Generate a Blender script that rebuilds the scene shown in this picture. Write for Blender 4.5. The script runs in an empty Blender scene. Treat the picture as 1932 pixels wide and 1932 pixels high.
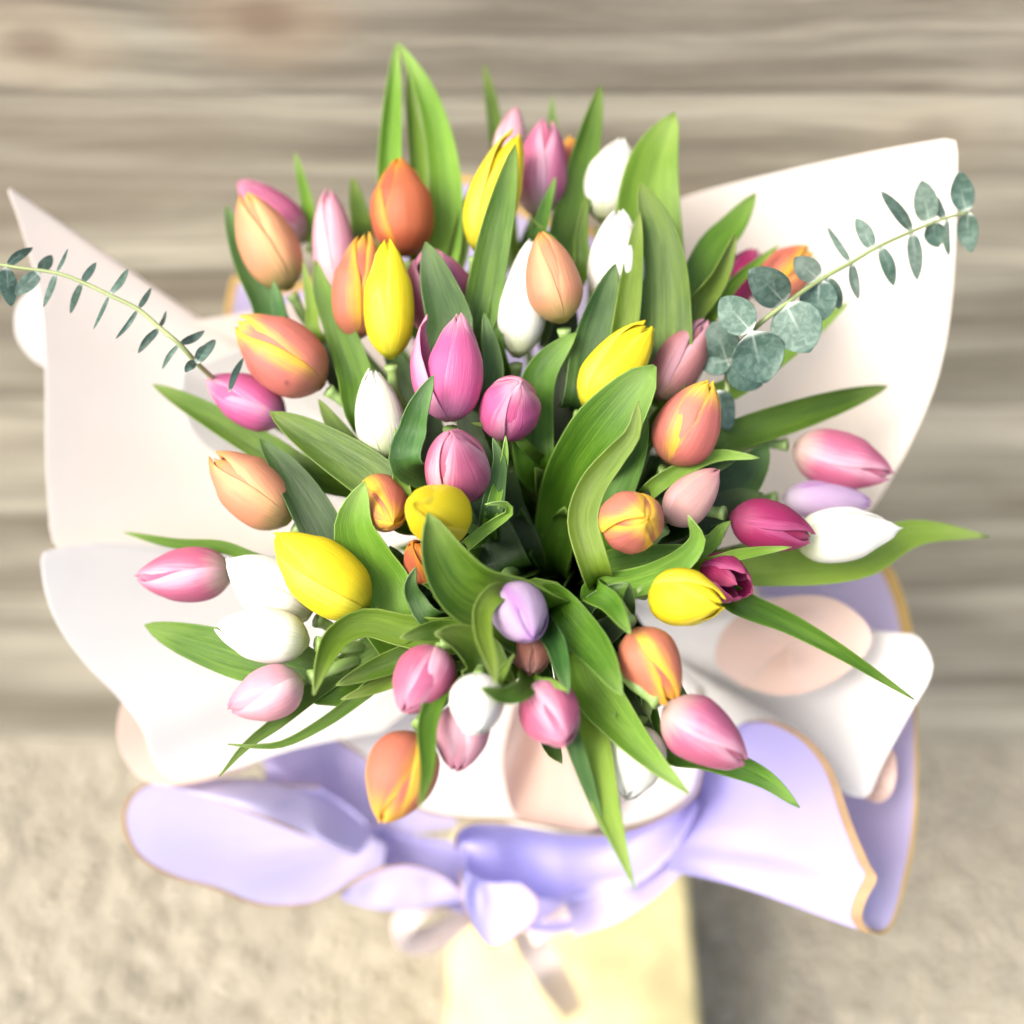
import bpy, math, random
import numpy as np
from mathutils import Vector, Matrix

SC = bpy.context.scene
COL = SC.collection
R = math.radians
rng = random.Random(7)

# ------------------------------------------------------------------ camera
TH = R(52.0)                      # how far the camera looks below the horizon
CAM = Vector((0.0, 0.0, 1.6))
FW = Vector((0, math.cos(TH), -math.sin(TH)))
UP = Vector((0, math.sin(TH), math.cos(TH)))
RT = Vector((1, 0, 0))
FPX = 966 / math.tan(R(25))       # 50 degrees across a picture 1932 units wide
cd = bpy.data.cameras.new('camera')
cam = bpy.data.objects.new('camera', cd); COL.objects.link(cam)
cam.location = CAM
cam.rotation_euler = (math.pi / 2 - TH, 0, 0)
cd.sensor_width = 36; cd.lens = 18 / math.tan(R(25))
cd.clip_start = 0.02; cd.clip_end = 100
cd.dof.use_dof = True
cd.dof.focus_distance = 0.570
cd.dof.aperture_fstop = 2.2
SC.camera = cam

# ------------------------------------------------------------------ light
SUN_EL, SUN_AZ = R(50), R(242)     # azimuth: the compass bearing the light comes from, 0 = +y, clockwise
w = bpy.data.worlds.new("World"); SC.world = w; w.use_nodes = True
nt = w.node_tree; nt.nodes.clear()
wo = nt.nodes.new('ShaderNodeOutputWorld'); bg = nt.nodes.new('ShaderNodeBackground')
sky = nt.nodes.new('ShaderNodeTexSky'); sky.sky_type = 'NISHITA'; sky.sun_disc = False
sky.sun_elevation = SUN_EL; sky.sun_rotation = SUN_AZ
sky.air_density = 1.0; sky.dust_density = 5.5; sky.ozone_density = 0.5
bg.inputs['Strength'].default_value = 0.11
nt.links.new(sky.outputs[0], bg.inputs[0]); nt.links.new(bg.outputs[0], wo.inputs[0])
sl = bpy.data.lights.new('sun', 'SUN'); sl.energy = 1.3; sl.angle = R(28); sl.color = (1, 0.965, 0.92)
so = bpy.data.objects.new('sun', sl); COL.objects.link(so)
sd = Vector((math.sin(SUN_AZ) * math.cos(SUN_EL), math.cos(SUN_AZ) * math.cos(SUN_EL), math.sin(SUN_EL)))
so.rotation_euler = sd.to_track_quat('Z', 'Y').to_euler()
so.location = (0, -1, 4)
SC.view_settings.view_transform = 'Standard'; SC.view_settings.look = 'None'
SC.view_settings.exposure = 1.52; SC.view_settings.gamma = 1

# ------------------------------------------------------------------ helpers
def P(x, y, d):
    return CAM + FW * d + RT * ((x - 966) / FPX * d) + UP * ((966 - y) / FPX * d)

def D(x, y):                       # depth of the dome of flower heads
    return 0.575 + (900 - y) * 1.2e-4 + 0.03 * ((x - 1000) / 500) ** 2

def catmull(pts, n):
    p = np.array([list(q) for q in pts], float)
    if len(p) == 2:
        t = np.linspace(0, 1, n)[:, None]
        return p[0] * (1 - t) + p[1] * t
    p = np.vstack([2 * p[0] - p[1], p, 2 * p[-1] - p[-2]])
    seg = len(p) - 3
    out = []
    for i in range(n):
        t = i / (n - 1) * seg
        k = min(int(t), seg - 1); f = t - k
        a, b, c, d = p[k], p[k + 1], p[k + 2], p[k + 3]
        out.append(0.5 * (2 * b + (c - a) * f + (2 * a - 5 * b + 4 * c - d) * f * f + (3 * b - a - 3 * c + d) * f ** 3))
    return np.array(out)

def resample(poly, n):
    poly = np.array(poly)
    s = np.concatenate([[0], np.cumsum(np.linalg.norm(np.diff(poly, axis=0), axis=1))])
    t = np.linspace(0, s[-1], n)
    return np.stack([np.interp(t, s, poly[:, k]) for k in range(poly.shape[1])], 1)

def mesh_from(name, verts, faces, uvs=None, mats=()):
    me = bpy.data.meshes.new(name)
    me.from_pydata([tuple(v) for v in verts], [], faces)
    if uvs is not None:
        uvl = me.uv_layers.new(name='UVMap')
        vi = np.empty(len(me.loops), int); me.loops.foreach_get('vertex_index', vi)
        uvl.data.foreach_set('uv', np.array(uvs, float)[vi].ravel())
    for m in mats: me.materials.append(m)
    me.polygons.foreach_set('use_smooth', [True] * len(me.polygons))
    me.update()
    return me

def grid_mesh(name, G, mat, UV=None):
    n, m, _ = G.shape
    faces = [(i * m + j, i * m + j + 1, (i + 1) * m + j + 1, (i + 1) * m + j) for i in range(n - 1) for j in range(m - 1)]
    if UV is None:
        UV = np.stack(np.meshgrid(np.linspace(0, 1, m), np.linspace(0, 1, n)), -1)
    return mesh_from(name, G.reshape(-1, 3), faces, UV.reshape(-1, 2), [mat])

def link(name, me, parent=None):
    o = bpy.data.objects.new(name, me); COL.objects.link(o)
    if parent is not None:
        o.parent = parent
        o.matrix_parent_inverse = parent.matrix_world.inverted()
    return o

def empty(name, loc):
    o = bpy.data.objects.new(name, None); COL.objects.link(o)
    o.location = loc; o.empty_display_size = 0.02
    o.matrix_world = Matrix.Translation(Vector(loc))
    return o

def tag(o, label=None, cat=None, group=None, kind=None):
    if label: o['label'] = label
    if cat: o['category'] = cat
    if group: o['group'] = group
    if kind: o['kind'] = kind
    return o

def hug(a, b, n, e, lo=True, hi=True):
    v = list(np.linspace(a, b, n - int(lo) - int(hi)))
    if lo: v.insert(1, a + (b - a) * e)
    if hi: v.insert(len(v) - 1, b - (b - a) * e)
    return np.array(v)

def solid(o, t):
    m = o.modifiers.new('thickness', 'SOLIDIFY'); m.thickness = t; m.offset = 0
    return o

def tube(name, path, radii, mat, parent=None, sides=8):
    path = np.array(path); n = len(path)
    vs, fs = [], []
    ref = Vector((0.3, 1, 0.2)).normalized()
    for i in range(n):
        t = Vector(path[min(i + 1, n - 1)] - path[max(i - 1, 0)]).normalized()
        a = t.cross(ref).normalized(); b = t.cross(a)
        for k in range(sides):
            an = 2 * math.pi * k / sides
            vs.append(Vector(path[i]) + (a * math.cos(an) + b * math.sin(an)) * radii[i])
    for i in range(n - 1):
        for k in range(sides):
            k2 = (k + 1) % sides
            fs.append((i * sides + k, i * sides + k2, (i + 1) * sides + k2, (i + 1) * sides + k))
    fs.append(tuple(range(sides))[::-1]); fs.append(tuple(range((n - 1) * sides, n * sides)))
    uv = [(k / sides, i / n) for i in range(n) for k in range(sides)]
    return link(name, mesh_from(name, vs, fs, uv, [mat]), parent)

# ------------------------------------------------------------------ materials
class NT:
    def __init__(s, name):
        s.m = bpy.data.materials.new(name); s.m.use_nodes = True
        s.t = s.m.node_tree; s.t.nodes.clear()
        s.out = s.t.nodes.new('ShaderNodeOutputMaterial')
    def n(s, typ, ins=None, **kw):
        nd = s.t.nodes.new(typ)
        for k, v in kw.items(): setattr(nd, k, v)
        for k, v in (ins or {}).items(): s.put(nd.inputs[k], v)
        return nd
    def put(s, sock, v):
        if isinstance(v, bpy.types.NodeSocket): s.t.links.new(v, sock)
        elif hasattr(v, 'outputs'): s.t.links.new(v.outputs[0], sock)
        else: sock.default_value = (tuple(v) + (1,)) if isinstance(v, (tuple, list)) and len(v) == 3 and sock.type == 'RGBA' else v
    def math(s, op, a, b=0.0, c=0.0, clamp=False):
        nd = s.n('ShaderNodeMath', operation=op, use_clamp=clamp)
        s.put(nd.inputs[0], a); s.put(nd.inputs[1], b)
        if op in ('MULTIPLY_ADD', 'COMPARE'): s.put(nd.inputs[2], c)
        return nd.outputs[0]
    def ramp(s, v, a, b):          # smoothstep
        nd = s.n('ShaderNodeMapRange', interpolation_type='SMOOTHSTEP')
        s.put(nd.inputs['Value'], v); nd.inputs['From Min'].default_value = a; nd.inputs['From Max'].default_value = b
        return nd.outputs[0]
    def mix(s, f, a, b, bt='MIX'):
        nd = s.n('ShaderNodeMix', data_type='RGBA', blend_type=bt)
        s.put(nd.inputs[0], f); s.put(nd.inputs[6], a); s.put(nd.inputs[7], b)
        return nd.outputs[2]
    def noise(s, vec, scale, detail=2, rough=0.5, dist=0.0):
        nd = s.n('ShaderNodeTexNoise', {'Scale': scale, 'Detail': detail, 'Roughness': rough, 'Distortion': dist})
        if vec is not None: s.put(nd.inputs['Vector'], vec)
        return nd
    def mapping(s, vec, sc, loc=(0, 0, 0)):
        nd = s.n('ShaderNodeMapping'); s.put(nd.inputs[0], vec)
        nd.inputs['Scale'].default_value = sc; nd.inputs['Location'].default_value = loc
        return nd.outputs[0]
    def thin(s, col, rough, transl_col, transl, bump=None, bstr=0.2, bdist=0.0005, coat=0.0, spec=0.5):
        p = s.n('ShaderNodeBsdfPrincipled', {'Roughness': rough, 'Specular IOR Level': spec, 'Coat Weight': coat})
        s.put(p.inputs['Base Color'], col)
        tr = s.n('ShaderNodeBsdfTranslucent'); s.put(tr.inputs['Color'], transl_col)
        if bump is not None:
            b = s.n('ShaderNodeBump', {'Strength': bstr, 'Distance': bdist, 'Height': bump})
            s.put(p.inputs['Normal'], b)
        mx = s.n('ShaderNodeMixShader', {0: transl, 1: p, 2: tr})
        s.put(s.out.inputs[0], mx)
        return s.m

def petal_mat(name, mid, edge, base, tip, e0=0.45, e1=1.0, tipv=0.75, streak=0.2, rough=0.5, transl=0.25, basev=0.28, dark=0.25):
    s = NT(name)
    uv = s.n('ShaderNodeUVMap').outputs[0]
    sep = s.n('ShaderNodeSeparateXYZ', {0: uv}); U, V = sep.outputs[0], sep.outputs[1]
    rnd = s.n('ShaderNodeObjectInfo').outputs['Random']
    off = s.n('ShaderNodeCombineXYZ', {0: s.math('MULTIPLY', rnd, 37.0), 1: s.math('MULTIPLY', rnd, 11.0)})
    uvo = s.n('ShaderNodeVectorMath', {0: uv, 1: off.outputs[0]}, operation='ADD').outputs[0]
    st = s.noise(s.mapping(uvo, (26, 1.6, 1)), 1.0, 4, 0.6).outputs[0]
    st2 = s.noise(s.mapping(uvo, (90, 3.0, 1)), 1.0, 3, 0.6).outputs[0]
    blot = s.noise(s.mapping(uvo, (3, 2.5, 1)), 1.0, 3, 0.6).outputs[0]
    au = s.math('ABSOLUTE', s.math('MULTIPLY_ADD', U, 2.0, -1.0))
    au = s.math('ADD', au, s.math('MULTIPLY', s.math('SUBTRACT', st, 0.5), streak * 4))
    au = s.math('ADD', au, s.math('MULTIPLY', s.math('SUBTRACT', blot, 0.5), 0.35))
    vv = s.math('ADD', V, s.math('MULTIPLY', s.math('SUBTRACT', st, 0.5), 0.35))
    c = s.mix(s.ramp(au, e0, e1), mid, edge)
    c = s.mix(s.ramp(vv, tipv, 1.02), c, tip)
    c = s.mix(s.ramp(vv, basev, 0.0), c, base)
    # slightly deeper streaks and blotches of pigment
    k = s.math('MULTIPLY', s.ramp(st2, 0.45, 0.75), dark)
    c = s.mix(k, c, s.mix(0.55, c, mid, 'MULTIPLY'))
    hs = s.n('ShaderNodeHueSaturation', {'Hue': s.math('MULTIPLY_ADD', rnd, 0.014, 0.493), 'Value': s.math('MULTIPLY_ADD', rnd, 0.16, 0.92), 'Color': c})
    h = s.math('ADD', st, s.math('MULTIPLY', st2, 0.5))
    return s.thin(hs.outputs[0], rough, hs.outputs[0], transl, h, 0.6, 0.0009, spec=.4)

PM = {
 'pink':     petal_mat('petal_pink', (.52, .13, .24), (.80, .46, .56), (.60, .46, .40), (.66, .26, .38), .3, 1.05),
 'hotpink':  petal_mat('petal_hot_pink', (.60, .12, .30), (.80, .38, .52), (.46, .20, .34), (.78, .40, .50), .35, 1.05),
 'magenta':  petal_mat('petal_magenta', (.32, .02, .10), (.50, .10, .24), (.24, .04, .10), (.50, .09, .20), .5, 1.0),
 'palepink': petal_mat('petal_pale_pink', (.70, .36, .43), (.80, .58, .62), (.74, .60, .56), (.68, .28, .38), .3, 1.05, dark=.25),
 'dusty':    petal_mat('petal_dusty_pink', (.42, .17, .17), (.62, .34, .38), (.42, .30, .20), (.62, .32, .40), .35, 1.0),
 'blush':    petal_mat('petal_blush', (.60, .36, .32), (.64, .40, .40), (.50, .33, .32), (.56, .24, .26), .5, 1.0, dark=.15),
 'orange':   petal_mat('petal_orange', (.58, .18, .11), (.86, .52, .05), (.46, .18, .10), (.86, .48, .05), .42, .95, .72, .10),
 'coral':    petal_mat('petal_coral', (.62, .20, .15), (.88, .56, .07), (.56, .24, .15), (.90, .60, .06), .42, .95, .74, .12),
 'peach':    petal_mat('petal_peach', (.64, .30, .16), (.84, .52, .24), (.46, .38, .14), (.84, .38, .09), .30, 1.0, .80, .10),
 'darkorange': petal_mat('petal_dark_orange', (.52, .14, .06), (.80, .34, .04), (.38, .09, .04), (.78, .28, .02), .5, 1.0, .78, .10),
 'yellow':   petal_mat('petal_yellow', (.82, .68, .018), (.86, .76, .08), (.62, .58, .03), (.84, .70, .02), .4, 1.0, dark=.2, transl=.3),
 'white':    petal_mat('petal_white', (.88, .88, .80), (.93, .93, .88), (.66, .72, .40), (.93, .93, .88), .3, 1.0, dark=.08, transl=.3),
 'greenwhite': petal_mat('petal_green_white', (.74, .77, .62), (.84, .86, .76), (.48, .58, .26), (.86, .88, .80), .3, 1.0, basev=.4, dark=.2),
 'lilac':    petal_mat('petal_lilac', (.50, .37, .55), (.42, .22, .48), (.52, .46, .55), (.44, .22, .52), .62, 1.0, .86, dark=.2),
 'brown':    petal_mat('petal_brown_pink', (.42, .16, .12), (.50, .24, .18), (.30, .14, .10), (.52, .26, .22), .5, 1.0),
}

def leaf_mat(name, a, b, edge, transl_c, transl=0.3, rough=0.42):
    s = NT(name)
    uv = s.n('ShaderNodeUVMap').outputs[0]
    sep = s.n('ShaderNodeSeparateXYZ', {0: uv}); U, V = sep.outputs[0], sep.outputs[1]
    rnd = s.n('ShaderNodeObjectInfo').outputs['Random']
    off = s.n('ShaderNodeCombineXYZ', {0: s.math('MULTIPLY', rnd, 37.0), 1: s.math('MULTIPLY', rnd, 11.0)})
    uvo = s.n('ShaderNodeVectorMath', {0: uv, 1: off.outputs[0]}, operation='ADD').outputs[0]
    vein = s.noise(s.mapping(uvo, (55, 1.2, 1)), 1.0, 3, 0.6).outputs[0]
    blot = s.noise(s.mapping(uvo, (4, 5, 1)), 1.0, 4, 0.65).outputs[0]
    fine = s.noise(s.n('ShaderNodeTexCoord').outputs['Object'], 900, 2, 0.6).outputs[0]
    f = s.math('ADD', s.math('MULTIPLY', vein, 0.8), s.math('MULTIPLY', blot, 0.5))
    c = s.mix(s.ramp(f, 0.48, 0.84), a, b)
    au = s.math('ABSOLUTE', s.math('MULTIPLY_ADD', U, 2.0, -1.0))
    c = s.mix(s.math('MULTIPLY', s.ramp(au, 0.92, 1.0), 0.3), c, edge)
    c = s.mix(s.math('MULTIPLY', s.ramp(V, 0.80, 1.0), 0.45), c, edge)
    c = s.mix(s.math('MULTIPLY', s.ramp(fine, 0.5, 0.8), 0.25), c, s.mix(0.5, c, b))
    hs = s.n('ShaderNodeHueSaturation', {'Hue': s.math('MULTIPLY_ADD', rnd, 0.03, 0.485), 'Value': s.math('MULTIPLY_ADD', rnd, 0.45, 0.78), 'Color': c})
    hh = s.math('ADD', vein, s.math('MULTIPLY', fine, 0.3))
    return s.thin(hs.outputs[0], rough, transl_c, transl, hh, 0.6, 0.0009)

LM = {
 'mid':   leaf_mat('leaf_green', (.040, .112, .006), (.125, .245, .018), (.30, .44, .10), (.20, .40, .02), .24),
 'light': leaf_mat('leaf_light_green', (.105, .215, .013), (.22, .37, .035), (.42, .56, .17), (.32, .52, .04), .28),
 'dark':  leaf_mat('leaf_dark_shade_green', (.010, .032, .003), (.028, .068, .007), (.13, .25, .06), (.08, .2, .01), .14),  # dark leaf green, deepened further to paint shade into the bouquet's centre
 'blue':  leaf_mat('leaf_blue_green', (.026, .09, .016), (.08, .19, .036), (.25, .40, .15), (.10, .28, .03), .18),
 'lime':  leaf_mat('leaf_lime', (.22, .38, .045), (.33, .52, .09), (.52, .68, .24), (.42, .62, .06), .35),
}
def plain_stem_mat():
    s = NT('stem_green')
    uv = s.n('ShaderNodeUVMap').outputs[0]
    n1 = s.noise(s.mapping(uv, (6, 12, 1)), 1.0, 3).outputs[0]
    V = s.n('ShaderNodeSeparateXYZ', {0: uv}).outputs[1]
    c = s.mix(n1, (.20, .34, .08), (.32, .46, .16))
    c = s.mix(s.ramp(V, 0.75, 0.2), c, (.07, .17, .03))  # shade of the deep centre painted in: stem colour darkens downwards
    return s.thin(c, .4, (.3, .45, .1), .1)
STEM = plain_stem_mat()

def euc_mat():
    s = NT('eucalyptus_leaf')
    uv = s.n('ShaderNodeUVMap').outputs[0]
    sep = s.n('ShaderNodeSeparateXYZ', {0: uv}); U, V = sep.outputs[0], sep.outputs[1]
    rnd = s.n('ShaderNodeObjectInfo').outputs['Random']
    oc = s.n('ShaderNodeTexCoord').outputs['Object']
    b = s.noise(oc, 260, 4, .65, .6).outputs[0]
    c = s.mix(s.ramp(b, .35, .7), (.042, .09, .068), (.115, .185, .145))
    # pale midrib fanning out from the stem
    au = s.math('ABSOLUTE', s.math('MULTIPLY_ADD', U, 2.0, -1.0))
    rib = s.math('MULTIPLY', s.ramp(au, 0.10, 0.0), s.ramp(V, 0.75, 0.0))
    c = s.mix(s.math('MULTIPLY', rib, .6), c, (.42, .50, .42))
    c = s.mix(s.ramp(V, 0.14, 0.0), c, (.6, .66, .58))
    hs = s.n('ShaderNodeHueSaturation', {'Value': s.math('MULTIPLY_ADD', rnd, .7, .7), 'Color': c})
    return s.thin(hs.outputs[0], .55, (.15, .3, .17), .18, b, .3, .0006)
EUC = euc_mat()

def paper_mat(name, col, col2, transl=0.3, rough=0.6):
    s = NT(name)
    oc = s.n('ShaderNodeTexCoord').outputs['Object']
    n1 = s.noise(oc, 9, 3, .5).outputs[0]
    n2 = s.noise(oc, 60, 4, .6).outputs[0]
    c = s.mix(s.ramp(n1, .35, .68), col, col2)
    return s.thin(c, rough, c, transl, s.math('ADD', n1, s.math('MULTIPLY', n2, .3)), .25, .004)
WHITE_P = paper_mat('paper_white', (.93, .93, .915), (.92, .91, .895), .35)
CREAM_P = paper_mat('paper_cream_pink', (.93, .865, .80), (.93, .89, .84), .35)
PEACH_P = paper_mat('paper_peach', (.86, .66, .56), (.84, .70, .62))
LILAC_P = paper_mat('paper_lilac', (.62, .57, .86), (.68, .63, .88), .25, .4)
LILAC_D = paper_mat('paper_lilac_toned_down', (.47, .44, .79), (.52, .48, .81), .2, .6)  # lilac paper deepened in colour to offset strong light on its sheets
LILAC_L = paper_mat('paper_lilac_toned_up', (.66, .63, .87), (.70, .67, .89), .3, .5)  # same lilac paper, colour paled to offset weak light on lobe and fold
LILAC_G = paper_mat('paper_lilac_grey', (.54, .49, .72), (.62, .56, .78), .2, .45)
def simple(name, col, rough=.5, metal=0., sc=25, lo=.85, hi=1.1):
    s = NT(name)
    oc = s.n('ShaderNodeTexCoord').outputs['Object']
    n1 = s.ramp(s.noise(oc, sc, 4, .6).outputs[0], .35, .65)
    c = s.mix(n1, tuple(x * lo for x in col), tuple(min(1, x * hi) for x in col))
    p = s.n('ShaderNodeBsdfPrincipled', {'Roughness': rough, 'Metallic': metal}); s.put(p.inputs['Base Color'], c)
    s.put(s.out.inputs[0], p)
    return s.m
GOLD = simple('gold_edge_print', (.40, .27, .15), .5, .1)
GOLD_Y = simple('gold_edge_yellow', (.55, .37, .12), .5, .1)

def wood_mat():
    s = NT('weathered_wood')
    oc = s.n('ShaderNodeTexCoord').outputs['Object']
    rnd = s.n('ShaderNodeObjectInfo').outputs['Random']
    off = s.n('ShaderNodeCombineXYZ', {0: s.math('MULTIPLY', rnd, 9.0), 2: s.math('MULTIPLY', rnd, 31.0)})
    v = s.n('ShaderNodeVectorMath', {0: oc, 1: off.outputs[0]}, operation='ADD').outputs[0]
    warp = s.noise(s.mapping(v, (2.2, 1, 5)), 1.0, 3, .5)
    wv = s.n('ShaderNodeVectorMath', {0: warp.outputs[1], 1: (.5, .5, .5)}, operation='SUBTRACT').outputs[0]
    wv = s.n('ShaderNodeVectorMath', {0: wv, 1: (0.0, 0, .055)}, operation='MULTIPLY').outputs[0]
    v2 = s.n('ShaderNodeVectorMath', {0: v, 1: wv}, operation='ADD').outputs[0]
    g1 = s.noise(s.mapping(v2, (1.0, 1, 26)), 1.0, 4, .6).outputs[0]
    g2 = s.noise(s.mapping(v2, (3.0, 1, 150)), 1.0, 4, .65).outputs[0]
    g3 = s.noise(s.mapping(v2, (3.2, 1, 60)), 1.0, 5, .75, .3).outputs[0]
    pat = s.noise(s.mapping(v, (2.5, 1, 6)), 1.0, 2, .5).outputs[0]
    big = s.noise(s.mapping(v, (.9, 1, 3.2)), 1.0, 3, .6).outputs[0]
    c = s.mix(s.ramp(g1, .34, .66), (.195, .178, .135), (.46, .44, .355))
    c = s.mix(s.math('MULTIPLY', s.ramp(big, .5, .64), .55), c, (.12, .10, .072))
    c = s.mix(s.math('MULTIPLY', s.ramp(big, .5, .38), .5), c, (.54, .51, .41))
    c = s.mix(s.math('MULTIPLY', s.ramp(g3, .46, .66), .42), c, (.10, .085, .06))
    c = s.mix(s.math('MULTIPLY', s.ramp(g3, .50, .34), .42), c, (.45, .42, .33))
    c = s.mix(s.math('MULTIPLY', s.ramp(g2, .45, .75), .45), c, (.15, .125, .095))
    c = s.mix(s.math('MULTIPLY', s.ramp(pat, .5, .72), .6), c, (.45, .42, .34))
    c = s.mix(s.math('MULTIPLY', s.ramp(pat, .45, .25), .4), c, (.22, .18, .135))
    # knots at fixed places on the boards
    for (kx, kz, a) in ((-.183, 1.185, 1.), (-.36, 1.165, .75), (.10, 1.02, .45), (.34, 1.09, .4), (-.10, .96, .4)):
        dv = s.n('ShaderNodeVectorMath', {0: oc, 1: (kx, 0, kz)}, operation='SUBTRACT').outputs[0]
        dv = s.n('ShaderNodeVectorMath', {0: dv, 1: (45, 0, 75)}, operation='MULTIPLY').outputs[0]
        ln = s.n('ShaderNodeVectorMath', {0: dv}, operation='LENGTH').outputs['Value']
        ln = s.math('ADD', ln, s.math('MULTIPLY', s.math('SUBTRACT', g2, .5), 1.2))
        c = s.mix(s.math('MULTIPLY', s.ramp(ln, 1.6, .3), a * .85), c, (.10, .085, .065))
        c = s.mix(s.math('MULTIPLY', s.ramp(ln, 4.0, 1.5), a * .35), c, (.42, .29, .19))
    tone = s.n('ShaderNodeHueSaturation', {'Value': s.math('MULTIPLY_ADD', rnd, .12, .96), 'Color': c})
    p = s.n('ShaderNodeBsdfPrincipled', {'Roughness': .8}); s.put(p.inputs['Base Color'], tone)
    b = s.n('ShaderNodeBump', {'Strength': .5, 'Distance': .002, 'Height': g2}); s.put(p.inputs['Normal'], b)
    s.put(s.out.inputs[0], p)
    return s.m
WOOD = wood_mat()

def ground_mat():
    s = NT('pale_gravel_ground')
    oc = s.n('ShaderNodeTexCoord').outputs['Object']
    n1 = s.noise(oc, 14, 3, .6).outputs[0]; n2 = s.noise(oc, 80, 4, .7).outputs[0]
    c = s.mix(s.ramp(n1, .35, .7), (.29, .268, .21), (.38, .35, .275))
    c = s.mix(s.math('MULTIPLY', s.ramp(n2, .5, .7), .5), c, (.30, .29, .22))
    p = s.n('ShaderNodeBsdfPrincipled', {'Roughness': .9}); s.put(p.inputs['Base Color'], c)
    b = s.n('ShaderNodeBump', {'Strength': .6, 'Distance': .01, 'Height': n2}); s.put(p.inputs['Normal'], b)
    s.put(s.out.inputs[0], p); return s.m

def pebble_mat():
    s = NT('pebbles')
    oc = s.n('ShaderNodeTexCoord').outputs['Object']
    vz = s.n('ShaderNodeTexVoronoi', {'Scale': 45}); s.put(vz.inputs['Vector'], oc)
    k = s.n('ShaderNodeSeparateColor', {0: vz.outputs['Color']}).outputs[0]
    c = s.mix(k, (.25, .23, .18), (.43, .395, .31))
    p = s.n('ShaderNodeBsdfPrincipled', {'Roughness': .85}); s.put(p.inputs['Base Color'], c)
    s.put(s.out.inputs[0], p); return s.m

# ------------------------------------------------------------------ setting
WALL_Y = 0.79
def box_mesh(name, x0, x1, y0, y1, z0, z1, mat, bev=0.0, seg=2):
    import bmesh
    bm = bmesh.new(); bmesh.ops.create_cube(bm, size=1)
    for v in bm.verts:
        v.co = Vector((x0 + (v.co.x + .5) * (x1 - x0), y0 + (v.co.y + .5) * (y1 - y0), z0 + (v.co.z + .5) * (z1 - z0)))
    if bev: bmesh.ops.bevel(bm, geom=bm.edges[:], offset=bev, segments=seg, profile=.6, affect='EDGES')
    me = bpy.data.meshes.new(name); bm.to_mesh(me); bm.free()
    me.materials.append(mat)
    me.polygons.foreach_set('use_smooth', [seg > 2] * len(me.polygons))
    return me

gm = mesh_from('ground', [(-30, -30, 0), (30, -30, 0), (30, 30, 0), (-30, 30, 0)], [(0, 1, 2, 3)], None, [ground_mat()])
tag(link('ground', gm), kind='structure')

wall = empty('wooden_wall', (0, WALL_Y, 0))
tag(wall, 'weathered grey brown wall of horizontal wooden boards behind the bouquet', 'wall')
seams = [0.012, .17, .405, .59, .765, .945, 1.125, 1.305, 1.485, 1.665, 1.845]
for i in range(len(seams) - 1):
    dy = rng.uniform(-.003, .003)
    me = box_mesh('plank', -1.6, 1.6, WALL_Y + dy, WALL_Y + .025 + dy, seams[i] + .0001, seams[i + 1] - .0001, WOOD, .0013)
    link('plank', me, wall)

def pebbles():
    base = [Vector(v) for v in ((1, 0, 0), (-1, 0, 0), (0, 1, 0), (0, -1, 0), (0, 0, 1), (.6, .6, .5), (-.6, .6, .5), (-.6, -.6, .5), (.6, -.6, .5))]
    fc = [(4, 5, 6), (4, 6, 7), (4, 7, 8), (4, 8, 5), (5, 0, 2), (5, 2, 6), (6, 2, 1), (6, 1, 7), (7, 1, 3), (7, 3, 8), (8, 3, 0), (8, 0, 5)]
    fc = [(a, b, c) for a, b, c in fc]
    vs, fs = [], []
    r = random.Random(3)
    for i in range(6500):
        x = r.uniform(-.85, .85); y = r.uniform(-.35, .77); s_ = r.uniform(.004, .013)
        an = r.uniform(0, 6.28); ca, sa = math.cos(an), math.sin(an); k = len(vs); sy = r.uniform(.6, 1)
        for v in base:
            px, py = v.x * s_, v.y * s_ * sy
            vs.append((x + px * ca - py * sa, y + px * sa + py * ca, v.z * s_ * .6 + .001))
        fs += [(a + k, b + k, c + k) for a, b, c in fc]
    o = link('gravel', mesh_from('gravel', vs, fs, None, [pebble_mat()]))
    tag(o, 'loose pale beige gravel lying on the ground before the wall', 'gravel', kind='stuff')
pebbles()

# ------------------------------------------------------------------ yellow stand under the bouquet
YEL = simple('yellow_paint', (.60, .53, .27), .7, sc=7, lo=.68, hi=1.25)
YEL2 = simple('pale_yellow_paint', (.86, .78, .50), .5)
stand = empty('yellow_stand', (.065, .25, 0))
tag(stand, 'pale yellow box shaped stand under the wrapped bouquet', 'stand')
link('tabletop', box_mesh('tabletop', -.076, .222, -.10, .56, .19, .22, YEL, .016, 4), stand)
link('cabinet', box_mesh('cabinet', -.062, .208, -.09, .55, .012, .188, YEL2, .006, 3), stand)
for sx in (-.02, .17):
    for sy in (-.07, .53):
        link('foot', box_mesh('foot', sx - .012, sx + .012, sy - .012, sy + .012, .0, .0118, YEL2, .002), stand)

# ------------------------------------------------------------------ bouquet: where the stems meet
BIND = P(1070, 1092, .86)
FOOT = Vector((BIND.x + .01, BIND.y + .02, .224))
AX = (P(985, 860, .60) - BIND).normalized()

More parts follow.
